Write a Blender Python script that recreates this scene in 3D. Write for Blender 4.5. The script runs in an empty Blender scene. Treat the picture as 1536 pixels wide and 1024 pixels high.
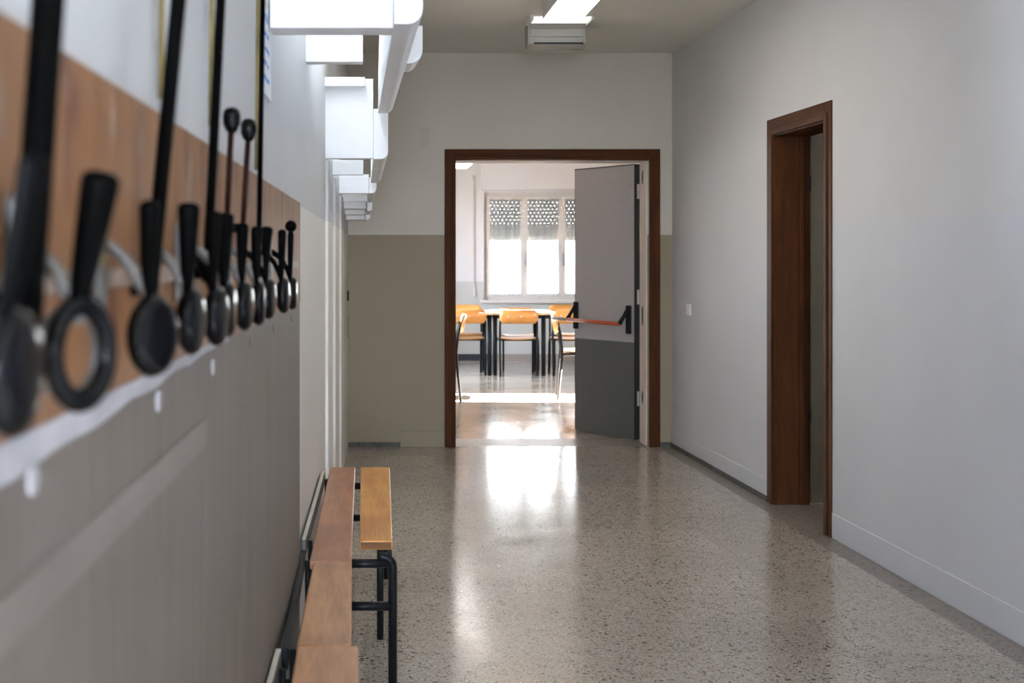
import bpy, bmesh, math, random
from mathutils import Vector, Matrix
random.seed(7)
PI = math.pi
sc = bpy.context.scene
col = sc.collection
CAM_H = 1.38
F = 1886.0

# ------------------------------------------------------------------ materials
def newmat(name):
    m = bpy.data.materials.new(name)
    m.use_nodes = True
    nt = m.node_tree
    b = nt.nodes['Principled BSDF']
    return m, nt, b

def N(nt, kind, **kw):
    n = nt.nodes.new(kind)
    for k, v in kw.items():
        setattr(n, k, v)
    return n

def L(nt, a, b):
    nt.links.new(a, b)

def math_node(nt, op, a, b=None, c=None):
    n = N(nt, 'ShaderNodeMath', operation=op)
    for i, v in enumerate((a, b, c)):
        if v is None:
            continue
        if isinstance(v, (int, float)):
            n.inputs[i].default_value = v
        else:
            L(nt, v, n.inputs[i])
    return n.outputs[0]

def mix_rgb(nt, fac, a, b, mode='MIX'):
    n = N(nt, 'ShaderNodeMix', data_type='RGBA', blend_type=mode)
    ins = [n.inputs[0], n.inputs[6], n.inputs[7]]
    for s, v in zip(ins, (fac, a, b)):
        if isinstance(v, (int, float)):
            s.default_value = v
        elif isinstance(v, (tuple, list)):
            s.default_value = (*v[:3], 1)
        else:
            L(nt, v, s)
    return n.outputs[2]

def ramp(nt, fac, stops):
    n = N(nt, 'ShaderNodeValToRGB')
    e = n.color_ramp.elements
    while len(e) > 1:
        e.remove(e[-1])
    for i, (p, c) in enumerate(stops):
        el = e[0] if i == 0 else e.new(p)
        el.position = p
        el.color = (*c[:3], 1) if isinstance(c, (tuple, list)) else (c, c, c, 1)
    L(nt, fac, n.inputs[0])
    return n.outputs[0]

def noise(nt, vec, scale, detail=3, rough=.55):
    n = N(nt, 'ShaderNodeTexNoise')
    n.inputs['Scale'].default_value = scale
    n.inputs['Detail'].default_value = detail
    n.inputs['Roughness'].default_value = rough
    if vec is not None:
        L(nt, vec, n.inputs['Vector'])
    return n.outputs['Fac']

def position(nt):
    return N(nt, 'ShaderNodeNewGeometry').outputs['Position']

def objcoord(nt, scale=(1, 1, 1), rot=(0, 0, 0)):
    t = N(nt, 'ShaderNodeTexCoord')
    mp = N(nt, 'ShaderNodeMapping')
    mp.inputs['Scale'].default_value = scale
    mp.inputs['Rotation'].default_value = rot
    L(nt, t.outputs['Object'], mp.inputs['Vector'])
    return mp.outputs['Vector']

def bump(nt, b, height, strength=.2, dist=.002):
    n = N(nt, 'ShaderNodeBump')
    n.inputs['Strength'].default_value = strength
    n.inputs['Distance'].default_value = dist
    L(nt, height, n.inputs['Height'])
    L(nt, n.outputs['Normal'], b.inputs['Normal'])

def plain(name, c, rough=.5, metal=0, var=.06, vscale=14, spec=.5, bmp=0, coat=0):
    m, nt, b = newmat(name)
    v = noise(nt, objcoord(nt), vscale)
    lo = tuple(x * (1 - var) for x in c)
    hi = tuple(min(1, x * (1 + var)) for x in c)
    L(nt, ramp(nt, v, [(.3, lo), (.7, hi)]), b.inputs['Base Color'])
    b.inputs['Roughness'].default_value = rough
    b.inputs['Metallic'].default_value = metal
    b.inputs['Specular IOR Level'].default_value = spec
    b.inputs['Coat Weight'].default_value = coat
    if bmp:
        bump(nt, b, noise(nt, objcoord(nt), vscale * 8), bmp)
    return m

def wall_paint(name, upper, lower=None, split=1.55, var=.035):
    m, nt, b = newmat(name)
    p = position(nt)
    n1 = noise(nt, p, 1.7, 4)
    n2 = noise(nt, p, 26, 4)
    c = upper
    if lower:
        s = N(nt, 'ShaderNodeSeparateXYZ')
        L(nt, p, s.inputs[0])
        wob = math_node(nt, 'MULTIPLY_ADD', n2, .004, split - .002)
        f = math_node(nt, 'GREATER_THAN', s.outputs['Z'], wob)
        c = mix_rgb(nt, f, lower, upper)
    sh = ramp(nt, n1, [(.3, 1 - var * 1.5), (.7, 1.0)])
    c = mix_rgb(nt, 1.0, c, sh, 'MULTIPLY')
    L(nt, c, b.inputs['Base Color'])
    b.inputs['Roughness'].default_value = .62
    b.inputs['Specular IOR Level'].default_value = .35
    bump(nt, b, noise(nt, p, 55, 5), .12, .003)
    return m

def wood(name, dark, light, axis='Y', scale=1.0, rough=.4, coat=0.0, knots=False, spec=.32):
    m, nt, b = newmat(name)
    st = {'X': (1.2, 16, 16), 'Y': (16, 1.2, 16), 'Z': (16, 16, 1.2)}[axis]
    v = objcoord(nt, tuple(s * scale for s in st))
    n1 = noise(nt, v, 2.2, 6, .62)
    n2 = noise(nt, v, 9, 3, .6)
    f = math_node(nt, 'MULTIPLY_ADD', n2, .35, math_node(nt, 'MULTIPLY', n1, .7))
    c = ramp(nt, f, [(.33, dark), (.5, tuple((a + d) / 2 for a, d in zip(dark, light))), (.68, light)])
    blot = noise(nt, objcoord(nt, (3, 3, 3)), 1.6, 3)
    c = mix_rgb(nt, 1.0, c, ramp(nt, blot, [(.3, .82), (.7, 1.0)]), 'MULTIPLY')
    if knots:
        w = N(nt, 'ShaderNodeTexWave', wave_type='RINGS', rings_direction='X')
        w.inputs['Scale'].default_value = 2.2
        w.inputs['Distortion'].default_value = 5
        w.inputs['Detail'].default_value = 2
        L(nt, objcoord(nt, (9, 1.1, 4)), w.inputs['Vector'])
        c = mix_rgb(nt, math_node(nt, 'MULTIPLY', w.outputs['Fac'], .38), c, dark)
    L(nt, c, b.inputs['Base Color'])
    b.inputs['Roughness'].default_value = rough
    b.inputs['Coat Weight'].default_value = coat
    b.inputs['Specular IOR Level'].default_value = spec
    b.inputs['Coat Roughness'].default_value = .25
    bump(nt, b, n1, .12, .001)
    return m

def emitter(name, c, s):
    m, nt, b = newmat(name)
    b.inputs['Base Color'].default_value = (.9, .9, .9, 1)
    b.inputs['Emission Color'].default_value = (*c, 1)
    b.inputs['Emission Strength'].default_value = s
    return m

def terrazzo():
    m, nt, b = newmat('terrazzo')
    p = position(nt)
    nz = N(nt, 'ShaderNodeTexNoise')
    nz.inputs['Scale'].default_value = 38
    nz.inputs['Detail'].default_value = 3
    L(nt, p, nz.inputs['Vector'])
    sub = N(nt, 'ShaderNodeVectorMath', operation='SUBTRACT')
    L(nt, nz.outputs['Color'], sub.inputs[0])
    sub.inputs[1].default_value = (.5, .5, .5)
    scl = N(nt, 'ShaderNodeVectorMath', operation='SCALE')
    L(nt, sub.outputs[0], scl.inputs[0])
    scl.inputs['Scale'].default_value = .034
    add = N(nt, 'ShaderNodeVectorMath', operation='ADD')
    L(nt, p, add.inputs[0])
    L(nt, scl.outputs[0], add.inputs[1])

    def chips(scale, keep, thr):
        v = N(nt, 'ShaderNodeTexVoronoi', feature='F1', voronoi_dimensions='2D')
        v.inputs['Scale'].default_value = scale
        L(nt, add.outputs[0], v.inputs['Vector'])
        s = N(nt, 'ShaderNodeSeparateColor')
        L(nt, v.outputs['Color'], s.inputs[0])
        k = math_node(nt, 'LESS_THAN', s.outputs[0], keep)
        th = math_node(nt, 'MULTIPLY_ADD', s.outputs[1], thr * .6, thr * .5)
        near = math_node(nt, 'LESS_THAN', v.outputs['Distance'], th)
        return math_node(nt, 'MULTIPLY', k, near), s.outputs[2]
    base = ramp(nt, noise(nt, p, 120, 4, .65), [(.33, (.245, .208, .176)), (.5, (.41, .357, .305)), (.68, (.58, .515, .445))])
    lc, lr = chips(85, .5, .42)
    c = mix_rgb(nt, lc, base, mix_rgb(nt, lr, (.58, .52, .45), (.38, .315, .26)))
    dc, dr = chips(84, .34, .38)
    c = mix_rgb(nt, math_node(nt, 'MULTIPLY', dc, .68), c, mix_rgb(nt, dr, (.035, .025, .018), (.10, .066, .044)))
    dc2, dr2 = chips(50, .17, .36)
    c = mix_rgb(nt, math_node(nt, 'MULTIPLY', dc2, .8), c, (.05, .038, .03))
    # square tiles with thin joints
    s = N(nt, 'ShaderNodeSeparateXYZ')
    L(nt, p, s.inputs[0])
    T = .40
    tx = math_node(nt, 'DIVIDE', math_node(nt, 'ADD', s.outputs['X'], 20.29), T)
    ty = math_node(nt, 'DIVIDE', math_node(nt, 'ADD', s.outputs['Y'], 20.01), T)
    fx, fy = math_node(nt, 'FRACT', tx), math_node(nt, 'FRACT', ty)
    ix, iy = math_node(nt, 'FLOOR', tx), math_node(nt, 'FLOOR', ty)
    cmb = N(nt, 'ShaderNodeCombineXYZ')
    L(nt, ix, cmb.inputs[0]); L(nt, iy, cmb.inputs[1])
    wn = N(nt, 'ShaderNodeTexWhiteNoise', noise_dimensions='2D')
    L(nt, cmb.outputs[0], wn.inputs['Vector'])
    c = mix_rgb(nt, 1.0, c, ramp(nt, wn.outputs['Value'], [(0, .90), (1, 1.06)]), 'MULTIPLY')
    j = math_node(nt, 'MAXIMUM', math_node(nt, 'LESS_THAN', fx, .007), math_node(nt, 'LESS_THAN', fy, .007))
    c = mix_rgb(nt, math_node(nt, 'MULTIPLY', j, .55), c, (.33, .30, .26))
    # dark reflection along the right wall painted into the colour, darker threshold slab in the doorway
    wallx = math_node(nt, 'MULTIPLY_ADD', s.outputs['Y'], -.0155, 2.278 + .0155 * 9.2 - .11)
    refl = math_node(nt, 'GREATER_THAN', s.outputs['X'], wallx)
    refl = math_node(nt, 'MULTIPLY', refl, math_node(nt, 'LESS_THAN', s.outputs['Y'], 9.2))
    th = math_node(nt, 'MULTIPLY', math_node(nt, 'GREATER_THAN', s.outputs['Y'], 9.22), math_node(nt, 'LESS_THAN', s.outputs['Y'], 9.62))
    dk = math_node(nt, 'MAXIMUM', refl, th)
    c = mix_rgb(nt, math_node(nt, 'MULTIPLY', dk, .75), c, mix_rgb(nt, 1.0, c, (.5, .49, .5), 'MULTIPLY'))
    L(nt, c, b.inputs['Base Color'])
    r = ramp(nt, noise(nt, p, 3.5, 4), [(.3, .11), (.7, .19)])
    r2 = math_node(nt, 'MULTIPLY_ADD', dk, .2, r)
    L(nt, r2, b.inputs['Roughness'])
    b.inputs['Specular IOR Level'].default_value = .55
    hb = math_node(nt, 'MULTIPLY_ADD', wn.outputs['Value'], .1, noise(nt, p, 9, 3))
    bump(nt, b, hb, .05, .004)
    return m

def sheer(name):
    m, nt, b = newmat(name)
    nt.nodes.remove(b)
    out = nt.nodes['Material Output']
    tr = N(nt, 'ShaderNodeBsdfTransparent')
    tl = N(nt, 'ShaderNodeBsdfTranslucent')
    tl.inputs['Color'].default_value = (.9, .9, .9, 1)
    df = N(nt, 'ShaderNodeBsdfDiffuse')
    df.inputs['Color'].default_value = (.85, .85, .86, 1)
    m1 = N(nt, 'ShaderNodeMixShader'); m1.inputs[0].default_value = .35
    L(nt, tl.outputs[0], m1.inputs[1]); L(nt, df.outputs[0], m1.inputs[2])
    m2 = N(nt, 'ShaderNodeMixShader')
    v = noise(nt, objcoord(nt, (60, 1, 1)), 1.0, 2)
    L(nt, ramp(nt, v, [(.3, .26), (.7, .38)]), m2.inputs[0])
    L(nt, tr.outputs[0], m2.inputs[1]); L(nt, m1.outputs[0], m2.inputs[2])
    L(nt, m2.outputs[0], out.inputs[0])
    return m

def window_glass(name):
    m, nt, b = newmat(name)
    nt.nodes.remove(b)
    out = nt.nodes['Material Output']
    tr = N(nt, 'ShaderNodeBsdfTransparent'); tr.inputs[0].default_value = (.95, .97, .97, 1)
    gl = N(nt, 'ShaderNodeBsdfGlossy'); gl.inputs['Roughness'].default_value = .03
    lw = N(nt, 'ShaderNodeFresnel'); lw.inputs['IOR'].default_value = 1.45
    mx = N(nt, 'ShaderNodeMixShader')
    L(nt, lw.outputs[0], mx.inputs[0]); L(nt, tr.outputs[0], mx.inputs[1]); L(nt, gl.outputs[0], mx.inputs[2])
    L(nt, mx.outputs[0], out.inputs[0])
    return m

UP = (.58, .535, .465)
LOW = (.30, .25, .17)
M = {}
M['wall'] = wall_paint('corridor paint', UP, LOW)
M['wall_r'] = wall_paint('right wall paint', (.59, .58, .585), (.575, .58, .61))
M['skirt_r'] = wall_paint('right skirting paint', (.575, .58, .61))
M['wall_l'] = wall_paint('left wall paint', (.56, .56, .565), (.72, .69, .645))
M['skirt'] = wall_paint('skirting paint', LOW, None)
M['far_wall'] = wall_paint('far room paint', (.55, .51, .49), (.40, .385, .35), 1.065)
M['side_wall'] = wall_paint('side room paint', (.62, .62, .60))
M['ceiling'] = wall_paint('ceiling paint', (.72, .70, .63))
M['white'] = plain('white paint', (.86, .87, .89), .5, var=.03, vscale=4)
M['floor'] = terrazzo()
M['brown_frame'] = wood('brown door frame', (.040, .012, .003), (.105, .035, .010), 'Z', .7, .6, spec=.12)
M['brown_frame_h'] = wood('brown door frame head', (.040, .012, .003), (.105, .035, .010), 'X', .7, .6, spec=.12)
M['brown_frame_y'] = wood('brown side frame head', (.040, .012, .003), (.105, .035, .010), 'Y', .7, .6, spec=.12)
M['khaki'] = plain('khaki door', (.036, .029, .010), .5, var=.08, vscale=3)
M['leaf_light'] = plain('light grey laminate', (.36, .345, .345), .45, var=.03, vscale=30)
M['leaf_dark'] = plain('dark grey laminate', (.088, .092, .088), .5, var=.08, vscale=40)
M['leaf_edge'] = plain('dark steel edge', (.013, .015, .017), .5, spec=.2)
M['black'] = plain('black enamel', (.008, .009, .010), .38, var=.2, spec=.15)
M['black_gloss'] = plain('glossy black plastic', (.003, .003, .0035), .13, var=.15, spec=.12)
M['black_satin'] = plain('satin black plastic', (.0025, .0025, .0025), .30, var=.15, spec=.008)
M['red'] = plain('red bar', (.42, .075, .025), .35)
M['steel'] = plain('grey steel', (.42, .42, .42), .28, .9)
M['plate'] = plain('worn grey plate', (.17, .165, .16), .45, .4, var=.3, vscale=60)
M['absorber'] = plain('dark blue grey lining', (.05, .055, .065), .6)
M['rail'] = plain('worn rail', (.25, .18, .14), .5, var=.35, vscale=25)
M['strip'] = plain('peeled pale strip', (.40, .385, .40), .7, var=.08)
M['brass'] = plain('brass', (.20, .155, .06), .45, .25, var=.2, vscale=30)
M['redbrown'] = plain('red brown rod', (.020, .006, .004), .45, var=.3, vscale=30, spec=.08)
M['cream'] = wall_paint('cream reveal', (.70, .63, .58))
M['frame_cream'] = plain('window frame paint', (.50, .45, .40), .5)
M['shutter'] = plain('shutter slats', (.55, .52, .46), .5)
M['sheer'] = sheer('sheer curtain')
M['glass'] = window_glass('window glass')
M['chair_wood'] = wood('beech plywood', (.42, .17, .035), (.60, .27, .065), 'X', .6, .35, .3)
M['table_top'] = plain('white laminate', (.82, .81, .80), .22, var=.02)
M['table_edge'] = plain('wood edge', (.50, .33, .17), .5)
M['bench_brown'] = wood('brown bench wood', (.25, .088, .036), (.50, .215, .10), 'Y', .9, .36, .25, True)
M['bench_tan'] = wood('tan bench wood', (.33, .14, .055), (.62, .31, .135), 'Y', .9, .36, .25, True)
M['bench_orange'] = wood('orange bench wood', (.50, .185, .035), (.84, .42, .11), 'Y', .9, .34, .3, True)
M['endgrain'] = wood('sawn end', (.12, .045, .012), (.24, .10, .03), 'X', .9, .6)
M['pale_wood'] = wood('pale worn wood', (.40, .36, .30), (.62, .57, .50), 'Y', .9, .5)
M['grey_slat'] = wood('grey worn slat', (.07, .06, .05), (.16, .14, .12), 'Y', .9, .5)
M['dark_base'] = plain('dark baseboard', (.012, .014, .018), .5)
M['brown_base'] = plain('brown baseboard', (.22, .18, .15), .5)
M['grey_stone'] = plain('grey stone skirting', (.115, .115, .105), .8, var=.25, vscale=20, spec=.08)
M['ac_grey'] = plain('grey unit plastic', (.29, .28, .255), .5, var=.02)
M['ac'] = plain('off white plastic', (.60, .59, .56), .45, var=.02)
M['ac_line'] = plain('panel gap', (.22, .21, .18), .6)
M['slot'] = plain('dark slot', (.008, .008, .008), .7)
M['switch'] = plain('white switch', (.78, .79, .82), .35, var=.02)
M['plate_wall'] = plain('painted plate', (.53, .47, .42), .5, var=.02)
M['lamp'] = emitter('lamp diffuser', (1, .93, .82), 2.7)
M['lamp_dim'] = emitter('dim lamp panel', (1, .97, .92), .27)
M['tube'] = emitter('fluorescent tube', (.86, .94, 1.0), 8)
M['tube_mid'] = emitter('middling fluorescent tube', (.86, .94, 1.0), 5)
M['tube_weak'] = emitter('weak fluorescent tube', (.86, .94, 1.0), 2.2)
M['lamp_far'] = emitter('far lamp diffuser', (1, .94, .90), .4)
M['paper'] = plain('paper', (.80, .81, .84), .7, var=.02)
M['ink_blue'] = plain('blue ink', (.03, .20, .62), .6)
M['ink_yellow'] = plain('pale yellow ink', (.66, .58, .36), .6)
M['strap'] = plain('beige strap', (.42, .36, .30), .7)

def veneer():
    m, nt, b = newmat('brown veneer')
    v = objcoord(nt, (5, 5, .9))
    n1 = noise(nt, v, 3.0, 4)
    c = ramp(nt, n1, [(.3, (.168, .070, .025)), (.7, (.258, .116, .043))])
    st = noise(nt, objcoord(nt, (1, 17, 5.5)), 1.0, 1)
    c = mix_rgb(nt, ramp(nt, st, [(.60, 0.0), (.70, .85)]), c, (.10, .026, .012))
    pale = noise(nt, objcoord(nt, (1, 13, 6)), 1.3, 3)
    c = mix_rgb(nt, ramp(nt, pale, [(.62, 0.0), (.78, .6)]), c, (.42, .33, .27))
    L(nt, c, b.inputs['Base Color'])
    b.inputs['Roughness'].default_value = .5
    return m

def panel_wood():
    m, nt, b = newmat('grey brown panel')
    n1 = noise(nt, objcoord(nt, (4, 9, .8)), 3.0, 4)
    c = ramp(nt, n1, [(.3, (.115, .093, .074)), (.7, (.158, .130, .108))])
    big = noise(nt, objcoord(nt, (1, 1.4, 1)), 2.0, 2)
    c = mix_rgb(nt, ramp(nt, big, [(.35, 0.0), (.7, .5)]), c, (.172, .144, .126))
    st = noise(nt, objcoord(nt, (1, 40, 3.2)), 1.2, 3)
    c = mix_rgb(nt, ramp(nt, st, [(.70, 0.0), (.76, .5)]), c, (.08, .062, .05))
    L(nt, c, b.inputs['Base Color'])
    b.inputs['Roughness'].default_value = .55
    return m
M['veneer'] = veneer()
M['panel'] = panel_wood()
M['panel_sheen'] = wood('pale panel sheen', (.185, .152, .135), (.225, .188, .170), 'Y', .4, .5)

# ------------------------------------------------------------------ mesh builder
class MB:
    def __init__(self):
        self.v, self.f, self.mi = [], [], []
        self.smooth = []

    def add(self, verts, faces, mi=0, smooth=False):
        o = len(self.v)
        self.v += [tuple(p) for p in verts]
        for f in faces:
            self.f.append([i + o for i in f]); self.mi.append(mi); self.smooth.append(smooth)
        return self

    def hexa(self, p, mi=0):            # 8 corners: bottom 4 ccw, top 4 ccw
        return self.add(p, [(3, 2, 1, 0), (4, 5, 6, 7), (0, 1, 5, 4), (1, 2, 6, 5), (2, 3, 7, 6), (3, 0, 4, 7)], mi)

    def box(self, x0, x1, y0, y1, z0, z1, mi=0):
        return self.hexa([(x0, y0, z0), (x1, y0, z0), (x1, y1, z0), (x0, y1, z0),
                          (x0, y0, z1), (x1, y0, z1), (x1, y1, z1), (x0, y1, z1)], mi)

    def prism(self, poly, a0, a1, fn, mi=0, smooth=False):   # poly of (u,v), fn(u,v,a) -> point
        n = len(poly)
        vs = [fn(u, v, a0) for u, v in poly] + [fn(u, v, a1) for u, v in poly]
        fs = [list(range(n))[::-1], list(range(n, 2 * n))]
        self.add(vs, fs, mi)
        o = len(self.v) - 2 * n
        for i in range(n):
            j = (i + 1) % n
            self.f.append([o + i, o + j, o + n + j, o + n + i]); self.mi.append(mi); self.smooth.append(smooth)
        return self

    def tube(self, pts, r, seg=12, mi=0, cap=True):
        pts = [Vector(p) for p in pts]
        n = len(pts)
        rs = r if isinstance(r, (list, tuple)) else [r] * n
        t0 = (pts[1] - pts[0]).normalized()
        ref = Vector((0, 0, 1)) if abs(t0.z) < .9 else Vector((1, 0, 0))
        u = t0.cross(ref).normalized()
        rings = []
        for i in range(n):
            a = pts[max(0, i - 1)]; b = pts[min(n - 1, i + 1)]
            t = (b - a).normalized()
            u = (u - t * u.dot(t)).normalized()
            w = t.cross(u)
            rings.append([pts[i] + (u * math.cos(2 * PI * k / seg) + w * math.sin(2 * PI * k / seg)) * rs[i] for k in range(seg)])
        vs = [p for rg in rings for p in rg]
        fs = []
        for i in range(n - 1):
            for k in range(seg):
                l = (k + 1) % seg
                fs.append((i * seg + k, i * seg + l, (i + 1) * seg + l, (i + 1) * seg + k))
        self.add(vs, fs, mi, True)
        if cap:
            o = len(self.v) - len(vs)
            self.f.append([o + k for k in range(seg)][::-1]); self.mi.append(mi); self.smooth.append(False)
            self.f.append([o + (n - 1) * seg + k for k in range(seg)]); self.mi.append(mi); self.smooth.append(False)
        return self

    def lathe(self, prof, mat=None, seg=24, mi=0):       # prof (r, z) about local Z, mat maps local -> world
        mat = mat or Matrix()
        vs, fs = [], []
        n = len(prof)
        for r, z in prof:
            for k in range(seg):
                a = 2 * PI * k / seg
                vs.append(mat @ Vector((max(r, 1e-5) * math.cos(a), max(r, 1e-5) * math.sin(a), z)))
        for i in range(n - 1):
            for k in range(seg):
                l = (k + 1) % seg
                fs.append((i * seg + k, i * seg + l, (i + 1) * seg + l, (i + 1) * seg + k))
        return self.add(vs, fs, mi, True)

    def grid(self, nu, nv, fn, mi=0, smooth=True):
        vs = [fn(i / nu, j / nv) for j in range(nv + 1) for i in range(nu + 1)]
        fs = [(j * (nu + 1) + i, j * (nu + 1) + i + 1, (j + 1) * (nu + 1) + i + 1, (j + 1) * (nu + 1) + i) for j in range(nv) for i in range(nu)]
        return self.add(vs, fs, mi, smooth)

    def build(self, name, mats, parent=None, local=False, bevel=0, solid=0):
        off = Vector((0, 0, 0))
        if parent is not None and not local:
            p = parent
            while p is not None:
                off = off + Vector(p.location); p = p.parent
        me = bpy.data.meshes.new(name)
        me.from_pydata([tuple(Vector(p) - off) for p in self.v], [], self.f)
        mats = mats if isinstance(mats, (list, tuple)) else [mats]
        for m in mats:
            me.materials.append(m)
        for p, mi, s in zip(me.polygons, self.mi, self.smooth):
            p.material_index = mi
            p.use_smooth = s
        bm = bmesh.new(); bm.from_mesh(me)
        bmesh.ops.recalc_face_normals(bm, faces=bm.faces)
        bm.to_mesh(me); bm.free()
        o = bpy.data.objects.new(name, me)
        col.objects.link(o)
        if parent is not None:
            o.parent = parent
        if solid:
            s = o.modifiers.new('thickness', 'SOLIDIFY'); s.thickness = solid; s.offset = 0
        if bevel:
            bv = o.modifiers.new('soft edge', 'BEVEL'); bv.width = bevel; bv.segments = 3
            bv.limit_method = 'ANGLE'; bv.angle_limit = .7
        return o

def tag(o, label=None, cat=None, group=None, kind=None):
    if label: o['label'] = label
    if cat: o['category'] = cat
    if group: o['group'] = group
    if kind: o['kind'] = kind
    return o

def empty(name, loc, label, cat, group=None, rz=0):
    o = bpy.data.objects.new(name, None)
    col.objects.link(o)
    o.location = loc; o.rotation_euler = (0, 0, rz)
    o.empty_display_size = .1
    return tag(o, label, cat, group)

def struct(o):
    o['kind'] = 'structure'
    return o

def kids(o):
    return [c for c in bpy.data.objects if c.parent == o]

def copy_tree(o, parent=None):
    c = o.copy()
    col.objects.link(c)
    if parent is not None:
        c.parent = parent
    for ch in kids(o):
        copy_tree(ch, c)
    return c

def arc(cx, cy, r, a0, a1, n=6):
    return [(cx + r * math.cos(math.radians(a0 + (a1 - a0) * i / n)), cy + r * math.sin(math.radians(a0 + (a1 - a0) * i / n))) for i in range(n + 1)]

def rrect(x0, x1, y0, y1, r, n=5):
    return (arc(x1 - r, y0 + r, r, -90, 0, n) + arc(x1 - r, y1 - r, r, 0, 90, n) +
            arc(x0 + r, y1 - r, r, 90, 180, n) + arc(x0 + r, y0 + r, r, 180, 270, n))

# ------------------------------------------------------------------ room shell
YB, YE, YR = 9.2, 9.45, -3.2            # back wall faces, rear end
CEIL = 2.878
FAR_Y, FAR_C = 17.0, 3.0
def lx(y): return -(.283 - .0207 * y)                    # left wall face
def rx(y): return 2.278 + .0155 * (YB - y)               # right wall face
def LWp(y, h, t): return (lx(y) - t, y, h)
def RWp(y, h, t): return (rx(y) + t, y, h)
def wbox(mb, fn, y0, y1, z0, z1, t0, t1, mi=0):
    return mb.hexa([fn(y0, z0, t0), fn(y1, z0, t0), fn(y1, z0, t1), fn(y0, z0, t1),
                    fn(y0, z1, t0), fn(y1, z1, t0), fn(y1, z1, t1), fn(y0, z1, t1)], mi)

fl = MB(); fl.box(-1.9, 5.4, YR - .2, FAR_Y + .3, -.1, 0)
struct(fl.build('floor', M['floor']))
ce = MB(); ce.box(-.9, 2.75, YR - .2, YB, CEIL, CEIL + .12); ce.box(-1.9, 5.4, YB, FAR_Y + .3, FAR_C, FAR_C + .1)
struct(ce.build('ceiling', M['ceiling']))

# left wall with unseen windows added for daylight, one by the viewpoint, one high up
CL = [(-3.0, .66, .2, 2.6), (2.0, 2.8, 2.4, 2.70)]
lw = MB()
ys = [YR] + [v for q in CL for v in q[:2]] + [YB]
for a, b in zip(ys[0::2], ys[1::2]):
    wbox(lw, LWp, a, b, 0, CEIL, 0, .22)
for a, b, z0, z1 in CL:
    wbox(lw, LWp, a, b, 0, z0, 0, .22); wbox(lw, LWp, a, b, z1, CEIL, 0, .22)
struct(lw.build('wall_left', M['wall_l']))
n_win = 1
for a, b, w0, w1 in CL:
    wf = MB()
    for (y0, y1, z0, z1) in ((a, b, w0, w0 + .035), (a, b, w1 - .035, w1), (a, a + .035, w0 + .035, w1 - .035), (b - .035, b, w0 + .035, w1 - .035)):
        wbox(wf, LWp, y0, y1, z0, z1, .10, .15)
    for q in range(1, int((b - a) / 1.1)):
        ym = a + (b - a) * q / int((b - a) / 1.1)
        wbox(wf, LWp, ym - .03, ym + .03, w0 + .035, w1 - .035, .10, .15)
    w = struct(wf.build('window_%d' % n_win, M['white']))
    g = MB(); wbox(g, LWp, a + .035, b - .035, w0 + .035, w1 - .035, .12, .126)
    g.build('pane', M['glass'], w)
    n_win += 1
# shallow pilasters on the far stretch of the left wall
for i, (a, b, t) in enumerate(((5.8, 6.2, .014), (6.6, 7.0, .014), (7.5, 7.85, .012))):
    pm = MB(); wbox(pm, LWp, a, b, 0, 1.83 if i == 0 else (1.80 if i == 1 else 1.755), .005, -t)
    struct(pm.build('trim_%d' % (i + 5), M['wall_l']))

# right wall with the side doorway
DY0, DY1, DH = 6.28, 7.05, 2.075
rw = MB()
wbox(rw, RWp, YR, DY0, 0, CEIL, 0, .19)
wbox(rw, RWp, DY1, YB, 0, CEIL, 0, .19)
wbox(rw, RWp, DY0, DY1, DH, CEIL, 0, .19)
struct(rw.build('wall_right', M['wall_r']))

# back wall with the wide doorway
OX0, OX1, OH = .675, 2.105, 2.10
bw = MB()
bw.box(-1.9, OX0, YB, YE, 0, FAR_C + .05); bw.box(OX1, 5.4, YB, YE, 0, FAR_C + .05); bw.box(OX0, OX1, YB, YE, OH, FAR_C + .05)
struct(bw.build('wall_back', M['wall']))
rl = MB()                                               # far-room face of that wall + cream reveals
rl.box(-1.7, OX0, YE - .001, YE + .006, 0, FAR_C); rl.box(OX1, 5.1, YE - .001, YE + .006, 0, FAR_C); rl.box(OX0, OX1, YE - .001, YE + .006, OH, FAR_C)
rl.box(OX1 - .008, OX1 + .002, YB + .04, YE, 0, OH); rl.box(OX0 - .002, OX0 + .008, YB + .04, YE, 0, OH); rl.box(OX0, OX1, YB + .04, YE, OH - .008, OH + .002)
struct(rl.build('trim_1', M['cream']))

# rear end of the corridor, behind the viewpoint, with an unseen window added for daylight
rr = MB()
WX0, WX1, WZ0, WZ1 = -.3, .22, .3, 2.6
rr.box(-.9, WX0, YR - .25, YR, 0, CEIL); rr.box(WX1, 2.75, YR - .25, YR, 0, CEIL)
rr.box(WX0, WX1, YR - .25, YR, 0, WZ0); rr.box(WX0, WX1, YR - .25, YR, WZ1, CEIL)
struct(rr.build('wall_rear', M['wall']))
wf = MB()
for b_ in ((WX0, WX1, WZ0, WZ0 + .05), (WX0, WX1, WZ1 - .05, WZ1), (WX0, WX0 + .05, WZ0 + .05, WZ1 - .05), (WX1 - .05, WX1, WZ0 + .05, WZ1 - .05), (-.06, -.02, WZ0 + .05, WZ1 - .05)):
    wf.box(b_[0], b_[1], YR - .15, YR - .1, b_[2], b_[3])
w = struct(wf.build('window_%d' % n_win, M['white'])); n_win += 1
g = MB(); g.box(WX0 + .05, WX1 - .05, YR - .13, YR - .124, WZ0 + .05, WZ1 - .05); g.build('pane', M['glass'], w)
# unseen dark facing added to absorb bounce light off the right wall
wl = MB(); wbox(wl, RWp, YR, 3.4, .126, 2.6, -.02, .002)
struct(wl.build('trim_9', M['absorber']))

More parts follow.
